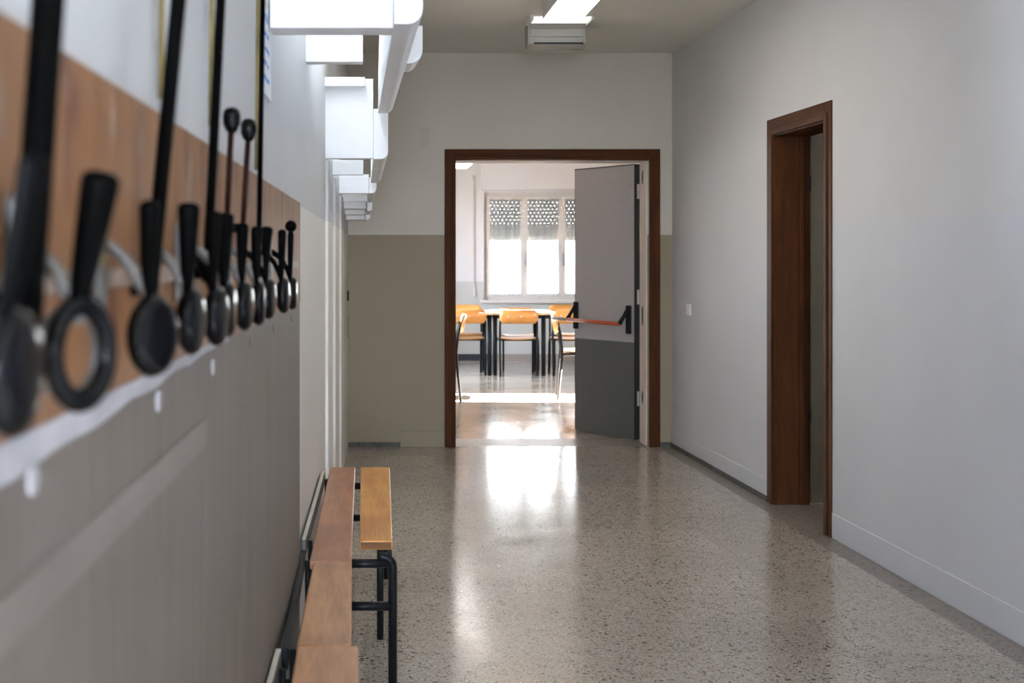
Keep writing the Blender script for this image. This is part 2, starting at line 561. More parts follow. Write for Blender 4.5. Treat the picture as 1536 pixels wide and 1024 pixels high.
# far room
FWX0, FWX1, FWZ0, FWZ1 = 1.667, 3.275, .815, 2.27       # window opening
fw = MB()
fw.box(-1.9, -1.5, FAR_Y, FAR_Y + .3, 0, FAR_C); fw.box(.75, FWX0, FAR_Y, FAR_Y + .3, 0, FAR_C); fw.box(-1.5, .75, FAR_Y, FAR_Y + .3, 0, .8); fw.box(-1.5, .75, FAR_Y, FAR_Y + .3, 2.5, FAR_C); fw.box(FWX1, 5.4, FAR_Y, FAR_Y + .3, 0, FAR_C)
fw.box(FWX0, FWX1, FAR_Y, FAR_Y + .3, 0, FWZ0); fw.box(FWX0, FWX1, FAR_Y, FAR_Y + .3, FWZ1, FAR_C)
fw.box(-1.9, -1.7, YE, 13.7, 0, FAR_C); fw.box(-1.9, -1.7, 14.9, FAR_Y, 0, FAR_C); fw.box(-1.9, -1.7, 13.7, 14.9, 0, 1.0); fw.box(-1.9, -1.7, 13.7, 14.9, 2.2, FAR_C)
struct(fw.build('wall_far', M['far_wall']))
SY0, SY1 = 11.93, 12.72                                  # sun window in the far room's right wall
fr = MB()
RZ0, RZ1 = .75, 1.52
fr.box(5.1, 5.3, YE, SY0, 0, FAR_C); fr.box(5.1, 5.3, SY1, FAR_Y, 0, FAR_C)
fr.box(5.1, 5.3, SY0, SY1, 0, RZ0); fr.box(5.1, 5.3, SY0, SY1, RZ1, FAR_C)
struct(fr.build('wall_far_right', M['far_wall']))
wf = MB()
for y0, y1 in ((SY0, SY0 + .04), (SY0 + .24, SY0 + .35), (SY0 + .47, SY0 + .58), (SY1 - .04, SY1)):
    wf.box(5.17, 5.22, y0, y1, RZ0, RZ1)
w = struct(wf.build('window_%d' % n_win, M['frame_cream'])); n_win += 1
wf = MB()  # unseen window beside the visible one, added to brighten the far room
for x0, x1 in ((-1.5, -1.44), (-.40, -.34), (.69, .75)):
    wf.box(x0, x1, FAR_Y + .05, FAR_Y + .11, .8, 2.5)
wf.box(-1.44, .69, FAR_Y + .05, FAR_Y + .11, .8, .86); wf.box(-1.44, .69, FAR_Y + .05, FAR_Y + .11, 2.44, 2.5)
w = struct(wf.build('window_%d' % n_win, M['frame_cream'])); n_win += 1
w2 = MB()  # second unseen window, added for more light in the far room
for y in (13.7, 14.27, 14.84):
    w2.box(-1.83, -1.77, y, y + .06, 1.0, 2.2)
w2 = struct(w2.build('window_%d' % n_win, M['frame_cream'])); n_win += 1
g = MB(); g.box(-1.80, -1.795, 13.76, 14.84, 1.0, 2.2); g.build('pane', M['glass'], w2)
g = MB(); g.box(-1.44, .69, FAR_Y + .07, FAR_Y + .075, .86, 2.44); g.build('pane', M['glass'], w)

# side room behind the right-hand doorway
sr = MB()
sr.box(2.56, 5.0, 7.75, 7.9, 0, 2.7); sr.box(2.56, 5.0, 4.6, 4.75, 0, 2.7); sr.box(5.0, 5.15, 4.6, 7.9, 0, 2.7); sr.box(2.5, 5.15, 4.6, 7.9, 2.7, 2.8)
struct(sr.build('wall_side_room', M['side_wall']))

# skirtings
bb = MB(); wbox(bb, RWp, YR, 6.2, .004, .125, -.003, .002); wbox(bb, RWp, 7.13, YB, .03, .125, -.006, .002)
struct(bb.build('baseboard_right', M['skirt_r'], bevel=.003))
gs = MB(); wbox(gs, RWp, 7.13, YB - .011, 0, .03, -.010, .002); gs.box(2.185, 2.275, YB - .010, YB, 0, .035)
gs.box(-.09, .29, YB - .012, YB, 0, .035)
struct(gs.build('baseboard_back', M['grey_stone']))
gs = MB(); gs.box(.29, .617, YB - .014, YB, 0, .118); gs.box(2.185, 2.276, YB - .007, YB, .036, .125)
struct(gs.build('trim_2', M['skirt'], bevel=.002))
fb = MB(); fb.box(-1.7, 1.72, FAR_Y - .02, FAR_Y, 0, .085); fb.box(1.72, 5.1, FAR_Y - .02, FAR_Y, 0, .085, 1)
struct(fb.build('baseboard_far', [M['dark_base'], M['brown_base']]))

# brown frame of the wide doorway
def arch_frame(name, x0, x1, h, y, wdt, mats):
    mb = MB()
    for (a, b) in ((x0 - wdt, x0), (x1, x1 + wdt)):
        mb.box(a, b, y - .022, y, 0, h + wdt)
    mb.box(x0, x1, y - .022, y, h, h + wdt, 1)
    # inner raised lip
    for (a, b) in ((x0 - .022, x0 + .004), (x1 - .004, x1 + .022)):
        mb.box(a, b, y - .034, y + .05, 0, h + .022)
    mb.box(x0 + .004, x1 - .004, y - .034, y + .05, h - .004, h + .022, 1)
    return mb.build(name, mats, bevel=.004)
struct(arch_frame('trim_3', .690, 2.112, 2.100, YB, .076, [M['brown_frame'], M['brown_frame_h']]))

# brown frame of the side doorway
mb = MB()
for y0, y1 in ((DY0 - .085, DY0), (DY1, DY1 + .085)):
    wbox(mb, RWp, y0, y1, 0, DH + .085, -.006, .003)
wbox(mb, RWp, DY0, DY1, DH, DH + .085, -.006, .003, 1)
for y0, y1 in ((DY0 - .03, DY0 + .006), (DY1 - .006, DY1 + .03)):
    wbox(mb, RWp, y0, y1, 0, DH + .03, -.012, .01)
wbox(mb, RWp, DY0 + .006, DY1 - .006, DH - .006, DH + .03, -.012, .01, 1)
wbox(mb, RWp, DY0, DY0 + .015, 0, DH, .003, .20); wbox(mb, RWp, DY1 - .015, DY1, 0, DH, .003, .14); wbox(mb, RWp, DY0 + .015, DY1 - .015, DH - .015, DH, .003, .20, 1)
wbox(mb, RWp, DY1 - .03, DY1, 0, DH - .015, .14, .165)
wbox(mb, RWp, DY1 - .018, DY1, 0, DH - .015, .165, .20)
struct(mb.build('trim_4', [M['brown_frame'], M['brown_frame_y']], bevel=.003))

# khaki leaf of the side door, standing open into the side room
dx = rx(7.0) + .199
t = empty('door_leaf', (dx, 7.03, 0), 'khaki door leaf standing open inside the brown side doorway', 'door')
mb = MB(); mb.box(dx, dx + .76, 7.02, 7.06, .012, 2.07); mb.build('panel', M['khaki'], t, bevel=.003)
for h in (.45, 1.75):
    mb = MB(); mb.tube([(dx - .004, 7.018, h), (dx - .004, 7.018, h + .09)], .007); mb.build('hinge', M['leaf_edge'], t)
mb = MB(); mb.tube([(dx + .70, 7.025, 1.02), (dx + .70, 6.975, 1.02), (dx + .59, 6.97, 1.02)], .009); mb.build('handle', M['steel'], t)

# ------------------------------------------------------------------ grey fire door
P0 = Vector((2.075, 9.52, 0)); P1 = Vector((1.722, 10.09, 0))
d = (P1 - P0).normalized(); LEAF = .672
nrm = Vector((d.y, -d.x, 0))            # towards the far-right (leaf thickness side)
if nrm.x < 0: nrm = -nrm
def DP(s, n, h): return P0 + d * s + nrm * n + Vector((0, 0, h))
def dbox(mb, s0, s1, n0, n1, h0, h1, mi=0):
    return mb.hexa([DP(s0, n0, h0), DP(s1, n0, h0), DP(s1, n1, h0), DP(s0, n1, h0), DP(s0, n0, h1), DP(s1, n0, h1), DP(s1, n1, h1), DP(s0, n1, h1)], mi)
t = empty('fire_door', P0, 'two tone grey fire door standing open in the brown framed doorway', 'door')
mb = MB(); dbox(mb, .004, LEAF, 0, .05, .74, 2.085); mb.build('upper_panel', M['leaf_light'], t)
mb = MB(); dbox(mb, .004, LEAF, 0, .05, .005, .74); o = mb.build('lower_panel', M['leaf_dark'], t); o['label'] = 'dark grey lower panel'
mb = MB(); dbox(mb, -.006, .004, -.002, .056, .005, 2.092); dbox(mb, .004, LEAF, -.001, .052, 2.085, 2.093); dbox(mb, LEAF, LEAF + .003, -.001, .052, .005, 2.093)
mb.build('edge', M['leaf_edge'], t)
for h in (.25, 1.02, 1.82):
    mb = MB()
    mb.tube([DP(-.012, .05, h), DP(-.012, .05, h + .13)], .009)
    dbox(mb, -.0085, -.006, .018, .05, h + .01, h + .12)
    mb.build('hinge', M['steel'], t)
bar = empty('panic_bar', (0, 0, 0), None, None); bar.parent = t; bar.name = 'panic_bar'
for s, h0 in ((.055, .905), (LEAF - .02, .915)):
    mb = MB()
    dbox(mb, s - .022, s + .022, -.022, 0, h0 - .10, h0 + .115)
    mb.tube([DP(s, -.02, h0 + .085), DP(s + .012, -.05, h0 + .03), DP(s + .02, -.085, h0 - .025)], [.016, .014, .017])
    mb.build('bracket', M['black'], bar, bevel=.004)
mb = MB(); mb.tube([DP(.075, -.085, .88), DP(LEAF - .0, -.085, .89)], .015); mb.build('push_rod', M['red'], bar)
mb = MB(); mb.tube([DP(LEAF, -.085, .89), DP(LEAF + .17, -.085, .893)], .014); o = mb.build('rod_end', M['steel'], bar); o['label'] = 'bare grey end of the bar'

# strike plates on the cream reveal
for h, hh, lab in ((1.93, .10, 'small worn strike plate high on the cream door reveal'), (.88, .14, 'small worn strike plate halfway up the cream door reveal'), (.30, .09, 'small worn strike plate low on the cream door reveal')):
    mb = MB(); mb.box(OX1 - .0105, OX1 - .008, 9.33, 9.37, h, h + hh); mb.box(OX1 - .013, OX1 - .0105, 9.342, 9.358, h + .02, h + hh - .02, 1)
    tag(mb.build('strike_plate', [M['plate'], M['slot']]), lab, 'strike plate', 'strike plates on the reveal')

# ------------------------------------------------------------------ far window, shutter, curtains
fwy = FAR_Y + .05
frm = MB()
frm.box(FWX0, FWX1, fwy, fwy + .06, FWZ0, FWZ0 + .045); frm.box(FWX0, FWX1, fwy, fwy + .06, FWZ1 - .05, FWZ1)
frm.box(FWX0, FWX0 + .035, fwy, fwy + .06, FWZ0 + .045, FWZ1 - .05); frm.box(FWX1 - .035, FWX1, fwy, fwy + .06, FWZ0 + .045, FWZ1 - .05)
win = struct(frm.build('window_%d' % n_win, M['frame_cream'])); n_win += 1
LW3 = (FWX1 - FWX0 - .07) / 3
for i in range(3):
    a = FWX0 + .035 + i * LW3; b = a + LW3
    z0, z1 = FWZ0 + .044, FWZ1 - .049
    lf = MB(); wd = .05
    lf.box(a, b, fwy - .015, fwy + .03, z0, z0 + wd); lf.box(a, b, fwy - .015, fwy + .03, z1 - wd, z1)
    lf.box(a, a + wd, fwy - .015, fwy + .03, z0 + wd, z1 - wd); lf.box(b - wd, b, fwy - .015, fwy + .03, z0 + wd, z1 - wd)
    leaf = lf.build('sash', M['frame_cream'], win, bevel=.004)
    g = MB(); g.box(a + wd, b - wd, fwy + .005, fwy + .010, z0 + wd, z1 - wd); g.build('pane', M['glass'], leaf)
    if i > 0:
        hd = MB(); hd.box(a + .004, a + .03, fwy - .024, fwy - .015, 1.30, 1.45); hd.tube([(a + .017, fwy - .024, 1.38), (a + .017, fwy - .05, 1.38), (a + .017, fwy - .055, 1.27)], .009)
        hd.build('handle', M['steel'], leaf)
    # sheer curtain on this sash
    x0, x1 = a + .040, b - .040
    ph = random.random() * 6
    def cf(u, v, x0=x0, x1=x1, ph=ph):
        pin = 1 - .10 * math.sin(PI * min(1, v * 1.0)) ** 2
        xm = (x0 + x1) / 2
        x = xm + (u - .5) * (x1 - x0) * pin
        return (x, FAR_Y + .018 +   .0018 * math.sin(u * 44 + ph) + .003 * math.sin(u * 19 + v * 3), .862 + .012 * abs(math.sin(u * 22 + ph)) * (1 - v) + v * (2.18 - .862))
    cm = MB().grid(60, 10, cf)
    co = cm.build('curtain', M['sheer'])
    tag(co, ['sheer white curtain on the window sash beside the shutter strap', 'sheer white curtain on the middle window sash', 'sheer white curtain on the sash half hidden by the fire door'][i], 'curtain', 'sheer curtains on the far window')
    rd = MB(); rd.tube([(x0 - .01, FAR_Y + .022, 2.178), (x1 + .01, FAR_Y + .022, 2.178)], .005); rd.build('rod', M['frame_cream'], co)
sl = MB()
h = 1.615; k = 0
while h < FWZ1 + .04:
    gap = .0005 if k < 4 else .004
    sl.box(FWX0 - .02 + .03, FWX1 - .01, FAR_Y + .125, FAR_Y + .138, h, h + .048 - gap)
    if k >= 4:       # small bridges leave a row of slots
        x = FWX0 + .02 + (k % 2) * .027
        while x < FWX1 - .03:
            sl.box(x, x + .042, FAR_Y + .127, FAR_Y + .136, h + .048 - gap - .001, h + .049)
            x += .055
    h += .048; k += 1
tag(sl.build('roller_shutter', M['shutter']), 'beige slatted roller shutter lowered a third behind the far window', 'shutter')
mb = MB(); mb.box(1.63, 3.36, FAR_Y - .10, FAR_Y + .0, 2.30, 2.70); mb.box(1.66, 3.33, FAR_Y - .106, FAR_Y - .10, 2.325, 2.67)
tag(mb.build('shutter_box', M['far_wall'], bevel=.004), 'white shutter housing on the wall above the far window', 'shutter box')
mb = MB(); mb.box(1.62, 3.33, FAR_Y - .06, FAR_Y + .05, .775, .815)
struct(mb.build('trim_8', M['frame_cream'], bevel=.004))
xs = (711 - 541) * FAR_Y / F
t = empty('shutter_strap', (xs, FAR_Y, 1), 'beige shutter strap hanging down the wall beside the far window', 'shutter strap')
mb = MB(); mb.box(xs - .011, xs + .011, FAR_Y - .013, FAR_Y - .010, .95, 2.50); mb.build('strap', M['strap'], t)
mb = MB(); mb.box(xs - .02, xs + .02, FAR_Y - .02, FAR_Y, 2.45, 2.50); mb.build('guide', M['strap'], t)
mb = MB(); mb.box(xs - .028, xs + .026, FAR_Y - .016, FAR_Y, .85, 1.0); mb.box(xs - .012, xs + .016, FAR_Y - .022, FAR_Y - .016, .865, .98, 1); mb.build('winder_box', [M['strap'], M['plate_wall']], t, bevel=.002)

# suspended lamp in the far room
t = empty('ceiling_lamp', (1.1, 14, FAR_C), 'white lamp hung from the ceiling of the far room', 'ceiling lamp')
mb = MB(); mb.box(.90, 1.32, 12.3, 15.5, 2.485, 2.53); mb.build('body', M['ac'], t)
mb = MB(); mb.box(.92, 1.30, 12.32, 15.48, 2.478, 2.485); mb.build('diffuser', M['lamp_far'], t)
for y in (12.8, 15.0):
    mb = MB(); mb.tube([(1.11, y, 2.53), (1.11, y, FAR_C)], .006); mb.build('hanger', M['steel'], t)

# ------------------------------------------------------------------ tables and chairs
def table(x0, x1, label, li=.03, ri=.03):
    y0, y1, h = 14.72, 15.5, .745
    t = empty('table', ((x0 + x1) / 2, (y0 + y1) / 2, 0), label, 'table', 'white school tables')
    mb = MB(); mb.box(x0, x1, y0, y1, h - .006, h); tp = mb.build('table_top', M['table_top'], t)
    mb = MB(); mb.box(x0, x1, y0, y1, h - .03, h - .006); mb.build('edge', M['table_edge'], tp)
    mb = MB()
    for ya in (y0 + .05, y1 - .08):
        mb.box(x0 + .05, x1 - .05, ya, ya + .03, h - .075, h - .03)
    for xa in (x0 + .03, x1 - .06):
        mb.box(xa, xa + .03, y0 + .05, y1 - .05, h - .075, h - .03)
    mb.build('apron', M['black'], t)
    for xa in (x0 + li, x1 - ri):
        for ya in (y0 + .07, y1 - .07):
            mb = MB(); mb.tube([(xa, ya, 0), (xa, ya, h - .03)], .027, 14); mb.build('leg', M['black'], t)
    return t
table(.28, 1.545, 'white topped table beside the brown door frame, black legs')
table(1.55, 2.30, 'white topped table in the middle of the doorway view', .03, .15)

def make_chair():
    t = empty('school_chair', (0, 0, 0), '', 'chair', 'plywood school chairs')
    R = .0125
    # seat: thin curved plywood
    def top(u, v):
        x = (u - .5) * .44
        y = -.19 + v * .39
        z = .438 - .012 * math.sin(PI * u) * (1 - .5 * v) - (.02 * max(0, (v - .8) / .2) ** 2)
        k = 1 - .10 * (abs(v - .5) * 2) ** 4
        return (x * k, y, z)
    MB().grid(14, 12, top).build('seat', M['chair_wood'], t, local=True, solid=.011)
    # backrest: rounded curved plywood panel
    mb = MB()
    poly = rrect(-.225, .225, .615, .775, .045)
    nu = len(poly)
    def bk(x, z): return (x, -.235 - .035 * (1 - (x / .225) ** 2) - (z - .615) * .18, z)
    front, back = [bk(x, z) for x, z in poly], [(p[0], p[1] - .011, p[2]) for p in (bk(x, z) for x, z in poly)]
    cols = 12
    xs_ = [-.225 + .45 * i / cols for i in range(cols + 1)]
    def zlim(x):
        r = .045; e = max(0, abs(x) - (.225 - r))
        dz = r - math.sqrt(max(0, r * r - e * e))
        return .615 + dz, .775 - dz
    vs, fs = [], []
    for x in xs_:
        z0, z1 = zlim(x)
        for z in (z0, (z0 + z1) / 2, z1):
            vs.append(bk(x, z))
    for i in range(cols):
        for j in range(2):
            fs.append((i * 3 + j, (i + 1) * 3 + j, (i + 1) * 3 + j + 1, i * 3 + j + 1))
    mb.add(vs, fs, 0, True)
    mb.build('backrest', M['chair_wood'], t, local=True, solid=.011)
    for x in (-.13, .02):
        r = MB(); y = bk(x, .70)[1]
        r.lathe([(.0, -.010), (.008, -.008), (.010, -.0055)], Matrix.Translation((x, y, .70)) @ Matrix.Rotation(-PI / 2, 4, 'X'), 10)
        r.build('rivet', M['steel'], t, local=True)
    for s in (-1, 1):
        MB().tube([(s * .215, -.245, 0), (s * .218, -.215, .30), (s * .218, -.205, .45), (s * .218, -.222, .60), (s * .208, -.245, .70)], R).build('leg', M['black'], t, local=True)
        MB().tube([(s * .222, .195, 0), (s * .220, .165, .36), (s * .216, .15, .405), (s * .214, .11, .418), (s * .214, -.08, .418), (s * .217, -.200, .415)], R).build('leg', M['black'], t, local=True)
    f = MB()
    for y in (-.12, .10):
        f.tube([(-.214, y, .414), (.214, y, .414)], .010)
    f.build('seat_frame', M['black'], t, local=True)
    return t
proto = make_chair()
def cx(px, z): return (px - 541) * z / F
CH = [  # x, y, rot, scale, label
    (cx(775, 14.9), 15.02 - .08, 0, 1.0, 'plywood school chair with its back to us, centred in the doorway'),
    (cx(698, 14.9), 15.05 - .05, 0.05, 1.0, 'plywood school chair backing the door, at the table by the left door jamb'),
    (cx(855, 14.9), 14.95, -.04, 1.0, 'plywood school chair backing us at the table, cut off by the fire door edge'),
    (cx(696, 15.8), 15.62, PI, 1.02, 'plywood school chair across the left table, only its top showing'),
    (cx(776, 15.8), 15.62, PI, .975, 'plywood school chair across the middle table, hidden but for a low strip'),
    (cx(852, 15.8), 15.62, PI, 1.02, 'plywood school chair across the table, highest back beside the fire door'),
    (cx(836, 12.3) + .28, 12.42, -PI / 2 - .12, 1.07, 'plywood school chair seen side on, alone in front of the fire door'),
    (cx(688, 12.3) - .245, 12.33, PI / 2 - .06, 1.07, 'plywood school chair seen edge on beside the left door jamb'),
]
for i, (x, y, rz, s, lab) in enumerate(CH):
    o = proto if i == 0 else copy_tree(proto)
    o.location = (x, y, 0); o.rotation_euler = (0, 0, rz); o.scale = (s, s, s)
    o['label'] = lab
t = empty('dish', (1.73, 15.2, .745), 'small white dish standing on the middle table', 'dish')
MB().lathe([(.0, .002), (.03, .002), (.055, .022), (.052, .024), (.028, .006), (0, .006)], Matrix.Translation((1.73, 15.2, .7435))).build('bowl', M['table_top'], t)

# ------------------------------------------------------------------ panelling on the left wall
BY0, BY1 = .70, 3.86
def pan(mb, y0, y1, z0, z1, t0, t1): return wbox(mb, LWp, y0, y1, z0, z1, t0, t1)
t = empty('wall_panelling', LWp(2.2, 0, 0), 'brown and grey wooden panelling with a rail of coat hooks on the wall', 'wall panelling')
mb = MB(); pan(mb, BY0, BY1, 1.245, 1.55, .002, -.018); o = mb.build('upper_board', M['veneer'], t, bevel=.002); o['label'] = 'reddish brown upper board'
for a, b in ((BY0, 1.86), (1.862, 2.34), (2.347, BY1)):
    mb = MB(); pan(mb, a, b, .01, 1.245, .002, -.016); mb.build('lower_panel', M['panel'], t, bevel=.0015)
mb = MB(); pan(mb, BY0, 1.85, 1.105, 1.145, -.016, -.0185); mb.build('batten', M['panel_sheen'], t, bevel=.001)  # pale band of reflected light, put into this strip's colour
# ragged white strip below the brown board
st = MB(); n = 60
vs = []
for i in range(n + 1):
    y = .2 + 1.9 * i / n
    wv = max(.004, .021 * (1 - max(0, (y - 1.0)) / 1.0) + .0025 * math.sin(y * 23) + random.uniform(-.0008, .0008))
    for h, tt in ((1.252, -.0182), (1.252 - wv - .006, -.0182), (1.252, -.0192), (1.252 - wv - .006, -.0192)):
        vs.append(LWp(y, h, tt))
fs = []
for i in range(n):
    a, b = i * 4, (i + 1) * 4
    fs += [(a + 2, a + 3, b + 3, b + 2), (a, b, b + 1, a + 1), (a, a + 2, b + 2, b), (a + 1, b + 1, b + 3, a + 3)]
fs += [(0, 1, 3, 2), (n * 4, n * 4 + 2, n * 4 + 3, n * 4 + 1)]
st.add(vs, fs)
o = st.build('peeled_strip', M['strip'], t); o['label'] = 'ragged white strip where the surface has peeled'
for y in (.943, 1.461, 1.92, 2.45, 2.95, 3.5):
    mb = MB(); mb.prism([(y + .011 * math.cos(q * PI / 8), 1.214 + .012 * math.sin(q * PI / 8)) for q in range(16)], -.015, -.0195, lambda u, v, a: LWp(u, v, a))
    mb.build('screw_cap', M['strip'] if y < 2 else M['panel'], t)
rail = MB(); pan(rail, .8, 3.72, 1.352, 1.370, -.018, -.0215); o = rail.build('hook_rail', M['rail'], t, bevel=.001)

# ------------------------------------------------------------------ coat hooks
def disc_y(px, p=.07): return (.283 - p) / ((541 - px) / F + .0207)
HK = [  # px of disc, style, disc height, yaw (deg, turns pad towards us), handle kind, handle lean
    (437, 'pad', 1.302, 0, 'ball'), (424, 'pad', 1.304, 4, 'slim'), (401, 'pad', 1.308, 6, 'flare'), (386, 'pad', 1.306, -3, 'brass'),
    (365, 'pad', 1.309, 4, 'brass'), (339, 'pad', 1.312, 0, 'thick'), (323, 'gloss', 1.308, 6, 'slim'), (285, 'pad', 1.312, 5, 'thick'),
    (227, 'pad', 1.310, 24, 'brass'), (122, 'ring', 1.314, 26, 'thick'), (15, 'pad', 1.316, 2, 'slim'),
]
ORD = ['last', 'second', 'third', 'fourth', 'fifth', 'sixth', 'seventh', 'eighth', 'ninth', 'tenth', 'eleventh']
HLAB = [
    'black coat hook with a ball knob, at the far end of the brown board',
    'black coat hook with slim handle, second from the far board end',
    'black round pad coat hook with flared handle, third from the far board end',
    'black coat hook with brass fleck, turned edge on, fourth from the far board end',
    'black coat hook with brass fleck, fifth from the far board end',
    'black coat hook with thick handle, sixth from the far board end',
    'black coat hook with very glossy pad, seventh from the far board end',
    'black coat hook with thick straight handle and oval pad, eighth from the far board end',
    'black coat hook with wide dull pad turned to us, ninth from the far board end',
    'black coat hook ending in an open ring instead of a pad',
    'blurred black coat hook with big dark pad, nearest to us on the board',
]
for i, ((px, style, h, yaw, hk), lab) in enumerate(zip(HK, HLAB)):
    y = disc_y(px)
    ang = math.atan(.0207)
    root = empty('coat_hook', (lx(y) + .018, y, 1.36), lab, 'coat hook', 'black coat hooks on the brown board', -ang)
    def P(p, s, hh): return Vector((p - .018, s, hh - 1.36))      # p out of the wall, s along it, height
    # back plate
    mb = MB(); pl = rrect(-.013, .013, 1.325, 1.425, .008, 3)
    mb.prism(pl, .0, .0045, lambda u, v, a: P(.0222 + a, u, v)); mb.build('back_plate', M['plate'], root, local=True)
    # stem from plate out to the pad
    mb = MB(); mb.tube([P(.024, 0, 1.395), P(.040, 0, 1.385), P(.052, 0, 1.372), P(.060, 0, 1.355), P(.066, 0, h + .036), P(.068, 0, h + .02)], [.0065, .006, .0055, .005, .0048, .0045]); mb.build('stem', M['plate'] if hk in ('brass', 'thick') else M['black_satin'], root, local=True)
    # handle: upper prong, leaning out from the wall
    top = {'ball': 1.452, 'slim': 1.438, 'flare': 1.436, 'brass': 1.432, 'thick': 1.440}[hk]
    r0, r1 = {'ball': (.0050, .0075), 'slim': (.0050, .0090), 'flare': (.0055, .0120), 'brass': (.0050, .0100), 'thick': (.0062, .0128)}[hk]
    if px == 122: r0, r1 = .0072, .0140
    base = P(.067, 0, h + .030); tip = P(.085 if px < 200 else .069, .0, top)
    ax = tip - base; ln = ax.length
    rot = ax.to_track_quat('Z', 'Y').to_matrix().to_4x4()
    mt = Matrix.Translation(base) @ rot
    prof = [(0, -.004), (r0 * .8, -.003), (r0, .004)]
    for q in range(1, 8):
        f = q / 8
        g = f ** (2.4 if hk == 'flare' else .8)
        prof.append((r0 + (r1 - r0) * g, .004 + f * (ln - .012)))
    if hk == 'ball':
        z = ln - .012
        prof.append((r1 * .7, z))
        for q in range(0, 9):
            a = -PI / 2 * .75 + (PI / 2 * 1.75) * q / 8
            prof.append((.0135 * math.cos(a), z + .011 + .0135 * math.sin(a)))
    else:
        prof += [(r1, ln - .008), (r1 * .92, ln - .003), (r1 * .6, ln), (0, ln + .0008)]
    mb = MB(); mb.lathe(prof, mt, 20); hd = mb.build('handle', M['black_satin'], root, local=True)
    if hk == 'brass':
        mb = MB(); mb.prism(rrect(-.006, .006, 1.372, 1.416, .003, 2), .0045, .0065, lambda u, v, a: P(.0222 + a, u, v)); o = mb.build('tag', M['brass'], root, local=True); o['label'] = 'worn yellowish tag'
    # pad or ring
    cen = P(.070, 0, h)
    rm = Matrix.Translation(cen) @ Matrix.Rotation(-math.radians(yaw), 4, 'Z') @ Matrix.Rotation(PI / 2, 4, 'Y')
    mb = MB()
    if style == 'ring':
        rr_, mr = .030, .0075
        mb.lathe([(rr_ + mr * math.cos(a), mr * math.sin(a)) for a in [2 * PI * q / 12 for q in range(13)]], rm @ Matrix.Diagonal((1.12, .95, 1, 1)), 32)
        mb.build('ring', M['black_gloss'], root, local=True)
        mb = MB(); mb.lathe([(.031 + .003 * math.cos(a), -.012 + .003 * math.sin(a)) for a in [2 * PI * q / 10 for q in range(11)]], rm, 28)
        mb.build('wire_loop', M['plate'], root, local=True)
    else:
        R_ = .036
        prof = [(0, -.015), (.009, -.0145), (.018, -.0128), (.026, -.0095), (.032, -.0055), (.0352, -.001), (.036, .002), (.0354, .005), (.0335, .0085), (.0300, .0112), (.0255, .0126), (.018, .0132), (.009, .0135), (0, .0136)]
        mb.lathe(prof, rm @ Matrix.Diagonal((1.04, .96, 1, 1)), 32)
        mb.build('pad', M['black_gloss'], root, local=True)

# ------------------------------------------------------------------ tall rods on the wall
def rod_y(px, p=.035): return (.283 - p) / ((541 - px) / F + .0207)
RODS = [  # px low, y_px low, lean in m per m height, radius, knob, brass y, brass bottom h, label
    (38, 440, .071, .0112, False, None, None, 'thick tall black rod nearest to us on the panelling'),
    (222, 420, .095, .0083, False, 1.518, 1.572, 'tall black rod with a short brass tube left of it, second rod along'),
    (308, 400, .050, .0068, False, 1.95, 1.585, 'tall black rod with a long brass tube beside it, third rod along'),
    (338, 325, .045, .0048, True, None, None, 'red brown rod with a black ball knob, the taller of two'),
    (362, 335, .058, .0048, True, None, None, 'red brown rod with a black ball knob, the lower of two'),
    (386, 400, .016, .0052, False, 2.64, 1.565, 'thin black rod with brass tube passing behind the paper notice'),
]
for px, py, lean, r, knob, by, bh, lab in RODS:
    y = .83 if px == 38 else rod_y(px)
    h0 = CAM_H + (387 - py) * y / F - .02
    x0 = lx(y) + (.0445 if px == 38 else .037)
    root = empty('rod', (x0, y, h0), lab, 'rod', 'upright rods along the panelling')
    h1 = 1.97
    if knob:
        ky = 178 if px == 338 else 193
        h1 = CAM_H + (387 - ky) * y / F
    mb = MB(); mb.tube([(x0 + lean * (h - h0), y, h) for h in (h0, h0 + (h1 - h0) * .5, h1)], r, 14)
    mb.build('shaft', M['redbrown'] if knob else M['black_satin'], root)
    if knob:
        kx = x0 + lean * (h1 - h0)
        mb = MB(); prof = [(0.0045, -.016), (.008, -.012)] + [(.0115 * math.cos(a), .0135 * math.sin(a)) for a in [(-.5 + .5 * PI * 2 * q / 16 * .66) for q in range(9)]]
        prof = [(.005, -.022), (.0100, -.017), (.0135, -.008), (.0140, .004), (.0122, .012), (.0075, .0165), (0, .018)]
        mb.lathe(prof, Matrix.Translation((kx, y, h1)), 20); mb.build('knob', M['black_gloss'], root)
    mb = MB(); hb = h0 + .004
    wbox(mb, LWp, y - .008, y + .008, hb, hb + .016, -.018, -.034); mb.build('clip', M['black_satin'], root)
    if by:
        bx = lx(by) + .010
        mb = MB(); mb.tube([(bx, by, bh), (bx + .004, by, 1.97)], .0042 if by < 2.2 else .005); o = mb.build('tube', M['brass'], root); o['label'] = 'brass tube'
        mb = MB(); mb.tube([(bx - .002, by, bh), (bx - .001, by, 1.552)], .0012, 6); mb.build('wire', M['steel'], root)

